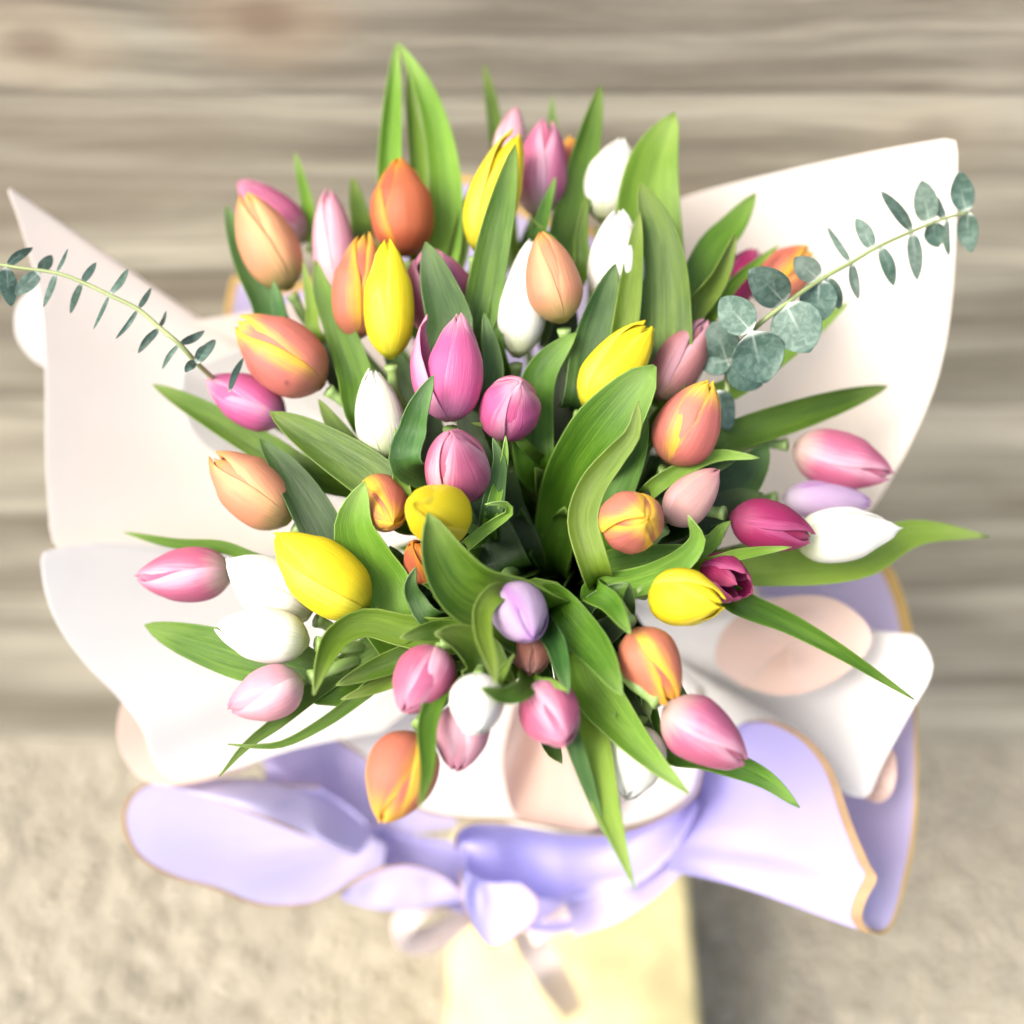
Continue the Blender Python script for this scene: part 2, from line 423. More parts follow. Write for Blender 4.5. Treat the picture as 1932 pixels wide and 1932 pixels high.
# kind, tip, base, width, depth offset mm, turn, openness, label
T = [
 ('pink', (447, 338), (575, 455), 88, 42, 60, 0, 'blurred pink tulip behind the peach orange one at the upper left'),
 ('peach', (458, 357), (545, 545), 112, 8, 60, 0, 'peach orange tulip standing tall at the upper left edge'),
 ('palepink', (620, 354), (640, 560), 84, 28, 35, 0, 'slim pale pink tulip left of the dark orange one'),
 ('orange', (688, 436), (670, 640), 100, 5, 60, .1, 'orange tulip with yellow streak touching the slim yellow tulip'),
 ('darkorange', (752, 292), (765, 482), 124, 20, 20, .15, 'dark orange tulip below the tallest pair of leaves'),
 ('yellow', (728, 449), (737, 676), 98, -14, 40, 0, 'slim pointed yellow tulip left of centre above the white one'),
 ('pink', (805, 468), (845, 622), 128, 16, 60, .35, 'dark pink opening tulip half hidden by a broad green leaf'),
 ('yellow', (978, 242), (900, 474), 100, 0, 20, 0, 'yellow tulip at the top with a green leaf across its front'),
 ('pink', (1030, 222), (1012, 408), 100, 26, 60, .2, 'pink tulip at the top right beside the tallest yellow one'),
 ('palepink', (974, 200), (955, 330), 62, 55, 0, 0, 'small pale pink bud tip peeking above the top yellow tulip'),
 ('orange', (1080, 254), (1062, 380), 60, 50, 0, .2, 'small orange tulip tip behind the pink one at the top'),
 ('white', (1175, 261), (1138, 420), 108, 34, 20, .1, 'white tulip farthest back, blurred beside two broad leaves'),
 ('white', (1166, 389), (1160, 588), 112, 2, 40, .12, 'white tulip with open lip just left of the big upright leaf'),
 ('peach', (1020, 434), (1061, 608), 112, -12, 55, 0, 'peach tulip in front of a long white one, upper centre'),
 ('white', (1003, 446), (975, 674), 98, 10, 0, 0, 'long white tulip partly behind the peach tulip, upper centre'),
 ('coral', (446, 604), (608, 728), 138, -8, 60, .1, 'large coral tulip with yellow edges and a water drop at left'),
 ('hotpink', (382, 714), (536, 792), 98, 8, 50, .05, 'bright pink tulip lying below the large coral one at left'),
 ('greenwhite', (706, 690), (730, 870), 96, 0, 20, .1, 'greenish white tulip bud left of the central bright pink tulip'),
 ('hotpink', (866, 583), (850, 794), 116, -16, 20, .1, 'tall bright pink tulip with one petal bent away, centre'),
 ('hotpink', (984, 718), (948, 806), 124, -4, 60, .2, 'round pink tulip right of the tall bright pink one'),
 ('pink', (852, 810), (872, 932), 134, -12, 20, .25, 'rosy tulip opening above the pair of yellow petals, centre'),
 ('yellow', (776, 948), (858, 985), 132, -26, 40, .05, 'yellow tulip seen end on over the small orange ones'),
 ('orange', (742, 990), (705, 925), 112, 0, 60, .15, 'orange tulip squeezed between folded leaf and yellow tulip'),
 ('darkorange', (780, 1022), (806, 1090), 76, 14, 60, .2, 'smallest orange tulip bud under the end on yellow tulip'),
 ('peach', (396, 858), (545, 985), 122, -4, 60, .1, 'peach green tulip lying over the white paper at left'),
 ('yellow', (514, 1004), (692, 1150), 138, -14, 35, 0, 'longest yellow tulip with a hooked tip at lower left'),
 ('pink', (252, 1088), (438, 1080), 108, 8, 60, 0, 'pink tulip pointing left, outermost on the left side'),
 ('white', (425, 1050), (585, 1162), 134, 2, 60, -.05, 'white tulip between the leftmost pink and longest yellow ones'),
 ('white', (400, 1178), (582, 1212), 106, -10, 60, -.05, 'cream white tulip lying below the upper white one at left'),
 ('palepink', (428, 1338), (570, 1284), 106, -6, 60, .1, 'pale pink tulip at lower left with a long leaf beneath'),
 ('pink', (762, 1348), (828, 1232), 120, -8, 60, .1, 'deep rose tulip low left of the cream bud'),
 ('white', (896, 1382), (902, 1290), 112, -22, 50, .1, 'round cream tulip bud seen end on at bottom centre'),
 ('palepink', (862, 1460), (880, 1330), 104, 6, 60, .3, 'pale pink tulip hanging under the round cream bud'),
 ('orange', (718, 1560), (785, 1385), 142, -4, 35, .1, 'orange and yellow tulip lowest of all at bottom left'),
 ('lilac', (1006, 1208), (965, 1120), 116, -16, 60, .15, 'single pale lilac tulip just below the dark centre'),
 ('brown', (1002, 1272), (1004, 1200), 84, 8, 60, .3, 'brownish pink bud in shade beneath the lilac tulip'),
 ('pink', (1066, 1404), (1020, 1305), 124, -8, 60, .22, 'rosy tulip at bottom right of the round cream bud'),
 ('white', (1180, 1508), (1212, 1378), 116, 20, 60, .15, 'blurred white tulip behind two long leaves at the bottom'),
 ('orange', (1275, 1334), (1195, 1188), 118, -8, 50, .15, 'orange tulip with yellow mouth at lower right'),
 ('pink', (1412, 1442), (1255, 1334), 128, -8, 60, .05, 'large lilac pink tulip at far lower right on the paper'),
 ('yellow', (1368, 1142), (1228, 1120), 112, -10, 20, .2, 'small round yellow tulip right of the dark centre'),
 ('magenta', (1408, 1112), (1335, 1075), 84, 8, 60, .8, 'dark red pink tulip opening behind the small yellow one'),
 ('magenta', (1538, 1016), (1380, 972), 98, 0, 60, .1, 'magenta tulip touching the white one at far right'),
 ('white', (1702, 996), (1500, 1022), 108, 8, 0, 0, 'white tulip pointing right past the magenta one'),
 ('lilac', (1648, 948), (1478, 940), 76, 36, 0, 0, 'shaded purple tulip hidden below the far right pink one'),
 ('pink', (1686, 898), (1498, 842), 112, 26, 60, .05, 'blurred pink tulip farthest right against the cream paper'),
 ('blush', (1356, 884), (1262, 986), 92, -2, 15, .05, 'slim blush tulip between orange ones, right of centre'),
 ('coral', (1222, 980), (1172, 988), 128, -22, 60, .35, 'orange yellow tulip facing the viewer right of the dark gap'),
 ('coral', (1345, 714), (1262, 874), 128, -12, 45, .15, 'orange tulip with yellow seam at middle right'),
 ('yellow', (1232, 610), (1105, 770), 110, -6, 20, .1, 'yellow tulip cradled in a broad curled leaf'),
 ('dusty', (1332, 600), (1236, 752), 96, 10, 55, 0, 'dusty pink tulip behind the yellow one in the curled leaf'),
 ('orange', (1538, 472), (1425, 562), 98, 34, 60, .5, 'orange yellow tulip behind the eucalyptus leaves'),
 ('magenta', (1432, 468), (1350, 592), 84, 40, 30, 0, 'dark pink tulip behind leaves left of the eucalyptus'),
]

def prof(vs, ks):
    xs = np.array([k[0] for k in ks]); ys = np.array([k[1] for k in ks])
    # smooth (monotone cubic-ish) interpolation through catmull on a fine table
    c = catmull(list(zip(xs, ys)), 200)
    return np.interp(vs, c[:, 0], c[:, 1])

def petal(L, Rm, theta, scale, opn, r, inner, kind, tilt=0.0, pk=0.0, NU=15, NV=20):
    v = hug(0, 1, NV, .012, False, True); us = hug(-1, 1, NU, .018)
    rr = prof(v, [(0, .16), (.05, .44), (.12, .70), (.22, .90), (.36 + pk, 1.0), (.56 + pk, .93), (.72, .74), (.85, .50), (.94, .27), (1, .07 if not inner else .03)])
    rr = rr + opn * np.clip((v - .45) / .55, 0, 1) ** 1.6 * (.50 if not inner else .12)
    ph = prof(v, [(0, 85), (.1, 80), (.3, 73), (.5, 68), (.64, 61), (.78, 51), (.88, 42), (.95, 33), (1, 14)])
    if inner: ph = ph * .95 + np.clip((v - .8) * 150, 0, 30)
    G = np.zeros((NV, NU, 3)); UV = np.zeros((NV, NU, 2))
    wob = r.uniform(-.05, .05); ph1 = r.uniform(0, 6.28); amp = r.uniform(.006, .02)
    lean = r.uniform(-.05, .05); curl = r.uniform(-.04, .12)
    for i in range(NV):
        vv = v[i]
        for j in range(NU):
            u = us[j]
            phi = R(ph[i]) * u * (1 + wob)
            rad = rr[i] * Rm * scale
            rad *= 1 - .15 * abs(u) ** 2.6 * (1 - .55 * vv) + .05 * u * (1 if not inner else -1)
            rad *= 1 - .028 * math.exp(-(u / .13) ** 2) * math.sin(math.pi * vv)
            rad *= 1 + .010 * math.sin(u * 11 + ph1 * 3) * vv + .006 * math.sin(u * 23 + ph1)
            rad += Rm * amp * math.sin(7 * vv + 3 * u + ph1) * vv
            rad += Rm * curl * abs(u) ** 4 * max(0, vv - .6)
            z = L * (vv + .0) - L * .05 * u * u * vv * (1 - vv) * 2
            z -= L * .055 * u * u * (vv > .9) * (vv - .9) * 10
            a = theta + phi + lean * vv
            x, y = rad * math.cos(a), rad * math.sin(a)
            G[i, j] = (x, y, z)
            UV[i, j] = ((u + 1) / 2, vv)
    if tilt:
        ax = Vector((-math.sin(theta), math.cos(theta), 0))
        M = np.array(Matrix.Rotation(tilt, 3, ax))
        G = G @ M.T
    return G, UV

TULIPS = []
for ti, (kind, tip, base, wpx, off, rot, opn, label) in enumerate(T):
    r = random.Random(100 + ti)
    mx, my = (tip[0] + base[0]) / 2, (tip[1] + base[1]) / 2
    dc = D(mx, my) + off / 1000
    W = .95 * wpx * dc / FPX
    proj = math.hypot(tip[0] - base[0], tip[1] - base[1]) * dc / FPX
    L = max(1.55 * W, proj)
    dz = math.sqrt(max(0, L * L - proj * proj))
    Pt, Pb = P(tip[0], tip[1], dc - dz / 2), P(base[0], base[1], dc + dz / 2)
    z = (Pt - Pb).normalized(); L = (Pt - Pb).length
    tocam = (CAM - Pb).normalized()
    x = (tocam - z * tocam.dot(z)).normalized(); y = z.cross(x)
    root = empty('tulip', FOOT)
    tag(root, label, 'tulip', 'tulips in the bouquet')
    Mh = Matrix.Translation(Pb) @ Matrix((x, y, z)).transposed().to_4x4()
    mat = PM[kind]
    Rm = W / 2; pk = r.uniform(-.03, .06)
    for ring in (1, 0):
        for k in range(3):
            th = R(rot) + k * 2 * math.pi / 3 + (math.pi / 3 if ring else 0) + r.uniform(-.06, .06)
            sc = (.90 if ring else 1.0) + r.uniform(-.012, .012) + k * .008
            tl = (r.uniform(-.015, .045) if wpx / max(1, math.hypot(tip[0] - base[0], tip[1] - base[1])) < .95 else -.03) + opn * .06
            if ti == 18 and ring == 0 and k == 2: tl = .27
            if ti == 41: tl += .15
            if ti == 6 and ring == 0: tl += .08
            G, UV = petal(L * (.985 if ring else 1) * r.uniform(.935, 1.0), Rm, th, sc, opn * .5, r, ring, kind, tl, pk)
            me = grid_mesh('petal', G, mat, UV); me.transform(Mh)
            solid(link('petal', me, root), .00045)
    # stem
    a = Pb - z * .004
    b = Pb - z * .020 + (BIND - Pb).normalized() * .022
    an = r.uniform(0, 6.28); rad = .016 * math.sqrt(r.random())
    u1 = AX.orthogonal().normalized(); u2 = AX.cross(u1)
    spread = (u1 * math.cos(an) + u2 * math.sin(an)) * rad
    bd = BIND + spread
    mid = b.lerp(bd, .5) + Vector((r.uniform(-.006, .006), r.uniform(-.006, .006), 0))
    foot = FOOT + Vector((spread.x * 1.6, spread.y * 1.6, 0))
    path = catmull([tuple(foot), tuple(bd), tuple(mid), tuple(b), tuple(a)], 41)
    rs = np.full(41, .0031); rs[-1] = .0042; rs[-2] = .0036
    tube('stem', path, rs, STEM, root)
    TULIPS.append(dict(root=root, path=path, base=Pb, px=(mx, my)))

# ------------------------------------------------------------------ leaves
def round_leaf(t):
    return max(0.03, math.sin(math.pi * min(1, max(0, t)) ** .85)) ** .62 if 0 < t < 1 else .05
def lanceolate(t):
    return (1 - t) ** .72 * (.45 + 1.7 * t) / .80

def leaf(parent, pts3, halfw, mat, cup=.25, roll=0.0, rollv=None, wave=.11, seed=0, fold=0.0, shape=None, name='leaf', NU=9, NV=26, thick=.0006, point=None):
    r = random.Random(seed)
    C = catmull([tuple(p) for p in pts3], 60); C = resample(C, NV)
    t = np.linspace(0, 1, NV)
    f = shape or lanceolate
    ss = hug(-1, 1, NU + 2, .02); NU += 2
    G = np.zeros((NV, NU, 3)); UV = np.zeros((NV, NU, 2))
    rj = [q * min(1, halfw / .011) ** 2 for q in (r.uniform(-10, 10), r.uniform(-12, 12), r.uniform(-24, 24))] if name == 'leaf' and shape is not round_leaf else [0, 0, 0]
    p1, p2 = r.uniform(0, 6.28), r.uniform(0, 6.28); k1, k2 = r.uniform(6, 11), r.uniform(6, 11)
    Ts = [Vector(C[min(i + 1, NV - 1)] - C[max(i - 1, 0)]).normalized() for i in range(NV)]
    Sr = [Ts[i].cross((Vector(C[i]) - CAM).normalized()) for i in range(NV)]
    for i in range(NV - 2, -1, -1):
        if Sr[i].dot(Sr[i + 1]) < 0: Sr[i] = -Sr[i]
    for i in range(NV):
        T_ = Ts[i]; c = Vector(C[i]); V_ = (c - CAM).normalized()
        S = sum((Sr[k] for k in range(max(0, i - 5), min(NV, i + 6))), Vector())
        S = (S - T_ * S.dot(T_)).normalized(); N = S.cross(T_).normalized()
        if N.dot(V_) > 0: N = -N
        ro = R(roll if rollv is None else float(np.interp(t[i], np.linspace(0, 1, len(rollv)), rollv)))
        ro += R(float(np.interp(t[i], [0, .55, 1], rj)))
        S, N = S * math.cos(ro) + N * math.sin(ro), N * math.cos(ro) - S * math.sin(ro)
        hw = halfw * max(.02, f(t[i])) / max(.4, abs(math.cos(ro)) if abs(ro) < 1.2 else 1)
        for j in range(NU):
            s = ss[j]
            lift = cup * s * s + fold * abs(s)
            wv = wave * math.sin((k1 if s > 0 else k2) * t[i] + (p1 if s > 0 else p2)) * s * s
            q = c + S * (s * hw) + N * (hw * (lift + wv))
            G[i, j] = q; UV[i, j] = ((s + 1) / 2, t[i])
    o = link(name, grid_mesh(name, G, mat, UV), parent)
    return solid(o, thick)

# points from base to tip, full width, (base, tip) depth offset in mm, colour, extras
Lf = [
 ([(742, 560), (738, 420), (735, 300), (749, 78)], 48, (50, 30), 'light', dict(cup=.5)),
 ([(800, 600), (836, 483), (838, 330), (808, 190), (754, 82)], 64, (50, 25), 'light', dict(cup=.3)),
 ([(790, 500), (790, 320), (776, 200), (770, 120)], 36, (60, 40), 'light', dict(cup=.4)),
 ([(960, 420), (938, 258), (914, 120)], 34, (80, 70), 'mid', {}),
 ([(1045, 330), (1042, 225), (1041, 182)], 26, (80, 70), 'mid', {}),
 ([(1055, 560), (1066, 450), (1097, 318), (1134, 160)], 66, (45, 25), 'mid', dict(cup=.4)),
 ([(1235, 560), (1222, 430), (1232, 310), (1273, 212)], 132, (28, 0), 'light', dict(cup=.25, wave=.12)),
 ([(1245, 720), (1255, 600), (1245, 460), (1208, 344)], 104, (15, -22), 'mid', dict(cup=.3)),
 ([(1160, 700), (1178, 620), (1192, 520), (1207, 400)], 50, (10, -20), 'light', dict(cup=.5)),
 ([(1285, 690), (1312, 570), (1345, 475), (1385, 425), (1426, 364)], 86, (35, 20), 'mid', dict(cup=.3)),
 ([(1262, 690), (1290, 600), (1345, 530), (1388, 441)], 50, (20, -6), 'light', dict(cup=.7, roll=35)),
 ([(1340, 600), (1385, 535), (1430, 495), (1470, 462)], 24, (20, 10), 'light', dict(cup=.5)),
 ([(1100, 760), (1115, 660), (1137, 575), (1162, 497)], 80, (15, -12), 'blue', dict(cup=.35)),
 ([(895, 680), (912, 560), (935, 440), (972, 272)], 70, (25, -32), 'mid', dict(cup=.35)),
 ([(1092, 520), (1096, 450), (1106, 370)], 32, (30, 8), 'mid', dict(cup=.5)),
 ([(1050, 480), (1030, 440), (1004, 414)], 16, (15, 0), 'light', {}),
 ([(1012, 470), (1022, 414), (1049, 333)], 32, (15, -8), 'mid', {}),
 ([(850, 560), (865, 470), (899, 328)], 42, (50, 40), 'mid', {}),
 ([(850, 690), (848, 610), (828, 540), (803, 456)], 94, (10, -24), 'blue', dict(cup=.3)),
 ([(925, 770), (930, 690), (914, 591)], 46, (12, -6), 'blue', dict(cup=.5)),
 ([(930, 660), (938, 590), (941, 510)], 44, (20, 4), 'mid', dict(cup=.5)),
 ([(540, 640), (505, 570), (465, 490), (426, 388)], 62, (25, 15), 'blue', dict(cup=.4)),
 ([(540, 630), (527, 590), (516, 528)], 32, (15, 5), 'blue', {}),
 ([(600, 470), (578, 378), (556, 286)], 26, (60, 60), 'light', {}),
 ([(690, 470), (680, 410), (664, 332)], 44, (60, 60), 'mid', {}),
 ([(600, 640), (588, 580), (572, 492)], 26, (25, 15), 'lime', {}),
 ([(690, 790), (672, 710), (640, 620), (608, 545), (596, 490)], 66, (20, 0), 'mid', dict(cup=.4)),
 ([(600, 900), (500, 845), (400, 787), (288, 725)], 58, (25, 12), 'mid', dict(cup=.35)),
 ([(760, 960), (700, 900), (600, 835), (509, 777)], 92, (10, -18), 'light', dict(cup=.3, roll=15, m='mid')),
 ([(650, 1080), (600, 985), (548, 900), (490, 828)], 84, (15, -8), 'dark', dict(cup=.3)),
 ([(720, 920), (670, 855), (630, 800), (601, 754)], 50, (15, 2), 'mid', dict(cup=.5)),
 ([(765, 1200), (725, 1110), (690, 1050), (668, 985), (688, 908)], 112, (30, -28), 'light', dict(cup=.35, wave=.1)),
 ([(770, 880), (780, 810), (790, 770), (818, 708)], 62, (-14, -40), 'blue', dict(cup=.4)),
 ([(765, 950), (755, 880), (752, 840), (745, 808)], 36, (5, -12), 'light', dict(cup=.6)),
 ([(1010, 1170), (950, 1135), (880, 1105), (835, 1045), (808, 968)], 130, (10, -48), 'mid', dict(cup=.7, wave=.12, roll=-15)),
 ([(880, 1030), (915, 1000), (945, 978), (962, 962), (950, 948), (915, 952)], 22, (10, -22), 'lime', dict(cup=.6)),
 ([(925, 980), (935, 920), (942, 870), (930, 826)], 44, (10, -14), 'blue', dict(cup=.5)),
 ([(925, 980), (945, 900), (953, 860), (954, 822)], 26, (10, -16), 'light', dict(cup=.6)),
 ([(1000, 850), (960, 812), (890, 798)], 22, (20, 0), 'mid', {}),
 ([(1040, 1060), (1062, 955), (1092, 885), (1150, 805), (1236, 690)], 114, (92, -36), 'mid', dict(cup=.5, shape='spoon')),
 ([(1010, 880), (1005, 780), (1025, 700), (1088, 627)], 78, (40, -5), 'mid', dict(cup=.4)),
 ([(1125, 1080), (1098, 990), (1115, 920), (1160, 860), (1195, 815), (1204, 756)], 58, (0, -46), 'light', dict(cup=.45, roll=10)),
 ([(1130, 1020), (1165, 930), (1200, 850), (1220, 780)], 70, (30, -8), 'mid', dict(cup=.3)),
 ([(1228, 925), (1280, 890), (1350, 860), (1433, 864)], 32, (15, -12), 'lime', dict(cup=.5)),
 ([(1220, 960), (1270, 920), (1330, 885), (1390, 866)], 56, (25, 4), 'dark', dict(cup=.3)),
 ([(1130, 1110), (1215, 1095), (1285, 1060), (1318, 1015), (1298, 972)], 56, (15, -26), 'light', dict(cup=.4)),
 ([(1150, 1060), (1240, 1045), (1330, 1032)], 44, (25, 0), 'mid', {}),
 ([(1340, 850), (1410, 815), (1500, 785), (1676, 728)], 62, (35, 22), 'mid', dict(cup=.35)),
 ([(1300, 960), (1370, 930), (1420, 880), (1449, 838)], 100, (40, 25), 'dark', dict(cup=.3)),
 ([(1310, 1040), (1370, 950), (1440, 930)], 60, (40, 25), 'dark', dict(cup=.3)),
 ([(1330, 1065), (1400, 1045), (1494, 1032)], 26, (10, -20), 'light', {}),
 ([(1350, 1070), (1480, 1068), (1610, 1055), (1725, 1006), (1868, 1012)], 80, (45, 22), 'lime', dict(cup=.3, shape='late', wave=.1)),
 ([(1370, 1120), (1487, 1176), (1592, 1234), (1725, 1320)], 50, (25, 0), 'mid', dict(cup=.6, shape='long')),
 ([(1290, 1050), (1345, 1020), (1358, 1000), (1379, 983)], 46, (20, 2), 'mid', {}),
 ([(500, 1060), (420, 1032), (328, 1025), (232, 1004)], 24, (25, 16), 'mid', {}),
 ([(650, 1285), (570, 1262), (463, 1240), (373, 1212), (273, 1179)], 96, (30, 12), 'mid', dict(cup=.15, fold=.2, roll=-8)),
 ([(850, 1200), (763, 1190), (688, 1175), (632, 1205), (607, 1255), (592, 1311)], 78, (20, -30), 'light', dict(cup=.5, shape='basefat')),
 ([(740, 1200), (643, 1263), (583, 1310), (523, 1362), (463, 1408), (413, 1466)], 54, (30, 10), 'mid', dict(cup=.4, shape='long')),
 ([(720, 1275), (670, 1320), (613, 1362), (538, 1402), (478, 1408), (430, 1404)], 30, (25, -2), 'mid', dict(cup=.5, shape='long')),
 ([(800, 1225), (720, 1258), (634, 1293)], 52, (20, -4), 'mid', dict(cup=.5)),
 ([(790, 1260), (720, 1292), (643, 1320)], 34, (22, 4), 'light', dict(cup=.5)),
 ([(905, 1205), (830, 1190), (754, 1204)], 52, (15, -12), 'mid', dict(cup=.4)),
 ([(925, 1285), (905, 1235), (865, 1205), (820, 1195)], 96, (5, -26), 'mid', dict(cup=.7)),
 ([(945, 1120), (912, 1150), (912, 1200), (928, 1250), (937, 1294)], 40, (-20, -40), 'light', dict(cup=.6)),
 ([(940, 1290), (952, 1262), (970, 1234)], 26, (-5, -24), 'light', {}),
 ([(1035, 1195), (1052, 1225), (1062, 1265), (1073, 1308)], 42, (0, -24), 'light', dict(cup=.6, m='blue')),
 ([(1010, 1284), (1040, 1288), (1072, 1304)], 22, (-5, -26), 'light', {}),
 ([(985, 1300), (945, 1312), (906, 1298)], 44, (-20, -46), 'mid', dict(cup=.4)),
 ([(1050, 1145), (1095, 1190), (1140, 1245), (1174, 1312)], 78, (10, -20), 'mid', dict(cup=.5)),
 ([(1075, 1200), (1110, 1290), (1175, 1375), (1235, 1440), (1300, 1498)], 84, (25, -6), 'light', dict(cup=.4, shape='late')),
 ([(1070, 1240), (1095, 1340), (1120, 1430), (1150, 1540), (1198, 1679)], 70, (30, -4), 'lime', dict(cup=.4, shape='late')),
 ([(1070, 1370), (1092, 1430), (1140, 1573)], 34, (10, 4), 'blue', {}),
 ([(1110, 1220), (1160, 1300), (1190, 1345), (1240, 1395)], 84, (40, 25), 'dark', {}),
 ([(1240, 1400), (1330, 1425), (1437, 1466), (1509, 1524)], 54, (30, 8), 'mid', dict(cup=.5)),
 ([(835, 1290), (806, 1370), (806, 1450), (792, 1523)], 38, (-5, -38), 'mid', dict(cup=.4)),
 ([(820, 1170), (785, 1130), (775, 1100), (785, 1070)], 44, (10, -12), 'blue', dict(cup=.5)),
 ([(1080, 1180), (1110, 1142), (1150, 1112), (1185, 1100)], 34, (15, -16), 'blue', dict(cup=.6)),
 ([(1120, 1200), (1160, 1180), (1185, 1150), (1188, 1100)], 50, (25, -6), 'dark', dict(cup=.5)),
 ([(1120, 1120), (1155, 1140), (1190, 1196)], 50, (0, -26), 'mid', dict(cup=.5)),
 ([(1310, 760), (1376, 736), (1484, 661), (1601, 571)], 44, (35, 26), 'lime', dict(cup=.4)),
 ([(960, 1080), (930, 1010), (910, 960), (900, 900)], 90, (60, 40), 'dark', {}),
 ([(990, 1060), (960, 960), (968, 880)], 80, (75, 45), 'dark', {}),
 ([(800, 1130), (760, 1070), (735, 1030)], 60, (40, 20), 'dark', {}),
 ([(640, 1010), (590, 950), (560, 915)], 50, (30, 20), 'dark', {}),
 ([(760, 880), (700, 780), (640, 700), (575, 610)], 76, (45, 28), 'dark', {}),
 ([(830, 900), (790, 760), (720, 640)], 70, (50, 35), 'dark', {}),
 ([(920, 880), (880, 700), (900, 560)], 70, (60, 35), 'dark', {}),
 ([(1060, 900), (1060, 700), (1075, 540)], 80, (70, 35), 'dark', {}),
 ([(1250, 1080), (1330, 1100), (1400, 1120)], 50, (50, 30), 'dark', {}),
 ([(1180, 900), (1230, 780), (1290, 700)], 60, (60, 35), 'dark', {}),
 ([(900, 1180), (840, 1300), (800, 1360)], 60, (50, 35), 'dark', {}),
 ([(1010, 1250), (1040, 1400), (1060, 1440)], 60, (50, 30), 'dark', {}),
]
SH = {
 'late': lambda t: min(1, .6 + .9 * t) * min(1, (1.001 - t) / .38) ** .85,
 'spoon': lambda t: (.42 + .75 * t ** 1.1) * min(1, (1.001 - t) / .22) ** .55,
 'long': lambda t: min(1, .55 + 1.2 * t) * min(1, (1.001 - t) / .62) ** .8,
 'basefat': lambda t: max(.0, 1.15 - .75 * t) * min(1, (1.001 - t) / .2) ** .6,
}
for li, (pts, wpx, (zb, zt), m, ex) in enumerate(Lf):
    ex = dict(ex); m = ex.pop('m', m); shp = SH.get(ex.pop('shape', None))
    n = len(pts); p3 = []
    for i, (x, y) in enumerate(pts):
        f = i / (n - 1)
        p3.append(P(x, y, D(x, y) + (zb + (zt - zb) * f) / 1000))
    b0 = p3[0]
    # the stem this leaf grows from, and a sheath point lower down on it
    best = min(TULIPS, key=lambda t: min((Vector(q) - b0.lerp(BIND, .35)).length for q in t['path'][11:36]))
    db = (b0 - BIND).length
    c = min((Vector(q) for q in best['path'][11:36]), key=lambda q: abs((q - BIND).length - max(.03, db - .05)))
    p3 = [c] + p3
    hw = wpx / 2 * (p3[1] - CAM).dot(FW) / FPX
    leaf(best['root'], p3, hw, LM[m], seed=li, shape=shp, **ex)

# lower leaves wrapping the stems deep inside the bouquet
for i, t in enumerate(TULIPS):
    r = random.Random(500 + i)
    path = [Vector(q) for q in t['path']]
    far = math.hypot(t['px'][0] - 1070, t['px'][1] - 1090)
    for k in range(3):
        e = min(.78, 300 / max(far, 1)) * r.uniform(.75, 1)
        idx = lambda f: path[min(40, int(11 + f * 27))]
        a, b, c = idx(.02), idx(e * .55), idx(e)
        side = Vector((r.uniform(-1, 1), r.uniform(-1, 1), r.uniform(-.3, .6))) * .016
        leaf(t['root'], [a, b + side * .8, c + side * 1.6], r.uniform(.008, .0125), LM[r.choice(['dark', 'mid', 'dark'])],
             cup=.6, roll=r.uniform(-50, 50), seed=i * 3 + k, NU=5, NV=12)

# ------------------------------------------------------------------ eucalyptus
def eucalyptus(label, C0, stem, leaves, nback, d0, d1, root3, wk=1.0, sink=(.065, .045, .012, 0)):
    r = random.Random(len(leaves))
    xs = [C0(*p) for p in stem]
    x0, x1 = xs[0][0], xs[-1][0]
    dep = lambda x: d0 + (d1 - d0) * (x - x0) / (x1 - x0)
    pts = [tuple(root3)] + [tuple(P(x, y, dep(x) + sink[min(i, len(sink) - 1)])) for i, (x, y) in enumerate(xs)]
    root = empty('eucalyptus_branch', root3)
    tag(root, label, 'eucalyptus branch', 'eucalyptus branches in the bouquet')
    pth = catmull(pts, 50)
    tube('stem', pth, np.linspace(.0017, .0009, 50), EUCS, root)
    for q, (a, t, wd) in enumerate(leaves):
        a_, t_ = C0(*a), C0(*t); da = dep(a_[0]) + (.03 if q >= nback else 0)
        g = r.uniform(-.010, .012)
        A = P(a_[0], a_[1], da); Tt = P(t_[0], t_[1], da + g)
        M_ = (A + Tt) / 2 + FW * r.uniform(-.003, .003)
        leaf(root, [A, M_, Tt], wd * wk * .3 / 2 * da / FPX, EUC, cup=r.uniform(-.1, .25), roll=r.uniform(-15, 15), wave=.05, seed=q + 900, shape=round_leaf, NU=9, NV=14, thick=.0004)
EUCS = simple('eucalyptus_stem', (.26, .32, .13), .5)
eucalyptus('eucalyptus branch with large round leaves reaching to the upper right',
  lambda x, y: (1304 + .3 * x, 241.5 + .3 * y),
  [(100, 1900), (230, 1480), (390, 1270), (600, 1100), (820, 950), (1000, 850), (1180, 745), (1390, 650), (1560, 580), (1750, 525)],
  [((380, 1280), (475, 1600), 340), ((380, 1280), (185, 1070), 230), ((590, 1105), (745, 1410), 320), ((590, 1100), (365, 890), 230),
   ((805, 950), (800, 1225), 230), ((805, 950), (650, 815), 150), ((850, 940), (935, 1135), 100), ((1005, 850), (855, 620), 42), ((1010, 850), (1052, 1075), 60),
   ((1140, 765), (1036, 570), 95), ((1190, 745), (1275, 992), 85), ((1390, 650), (1195, 398), 75), ((1390, 655), (1422, 955), 90),
   ((1500, 600), (1450, 330), 150), ((1520, 590), (1555, 750), 130), ((1590, 570), (1545, 430), 60), ((1610, 565), (1622, 805), 45),
   ((1735, 530), (1685, 275), 140), ((1740, 525), (1765, 780), 130), ((240, 1460), (445, 1620), 240), ((230, 1480), (130, 1220), 230), ((170, 1650), (240, 1900), 170),
   ((240, 1460), (60, 1500), 160)],
  19, .585, .635, BIND + Vector((.01, .01, -.02)))
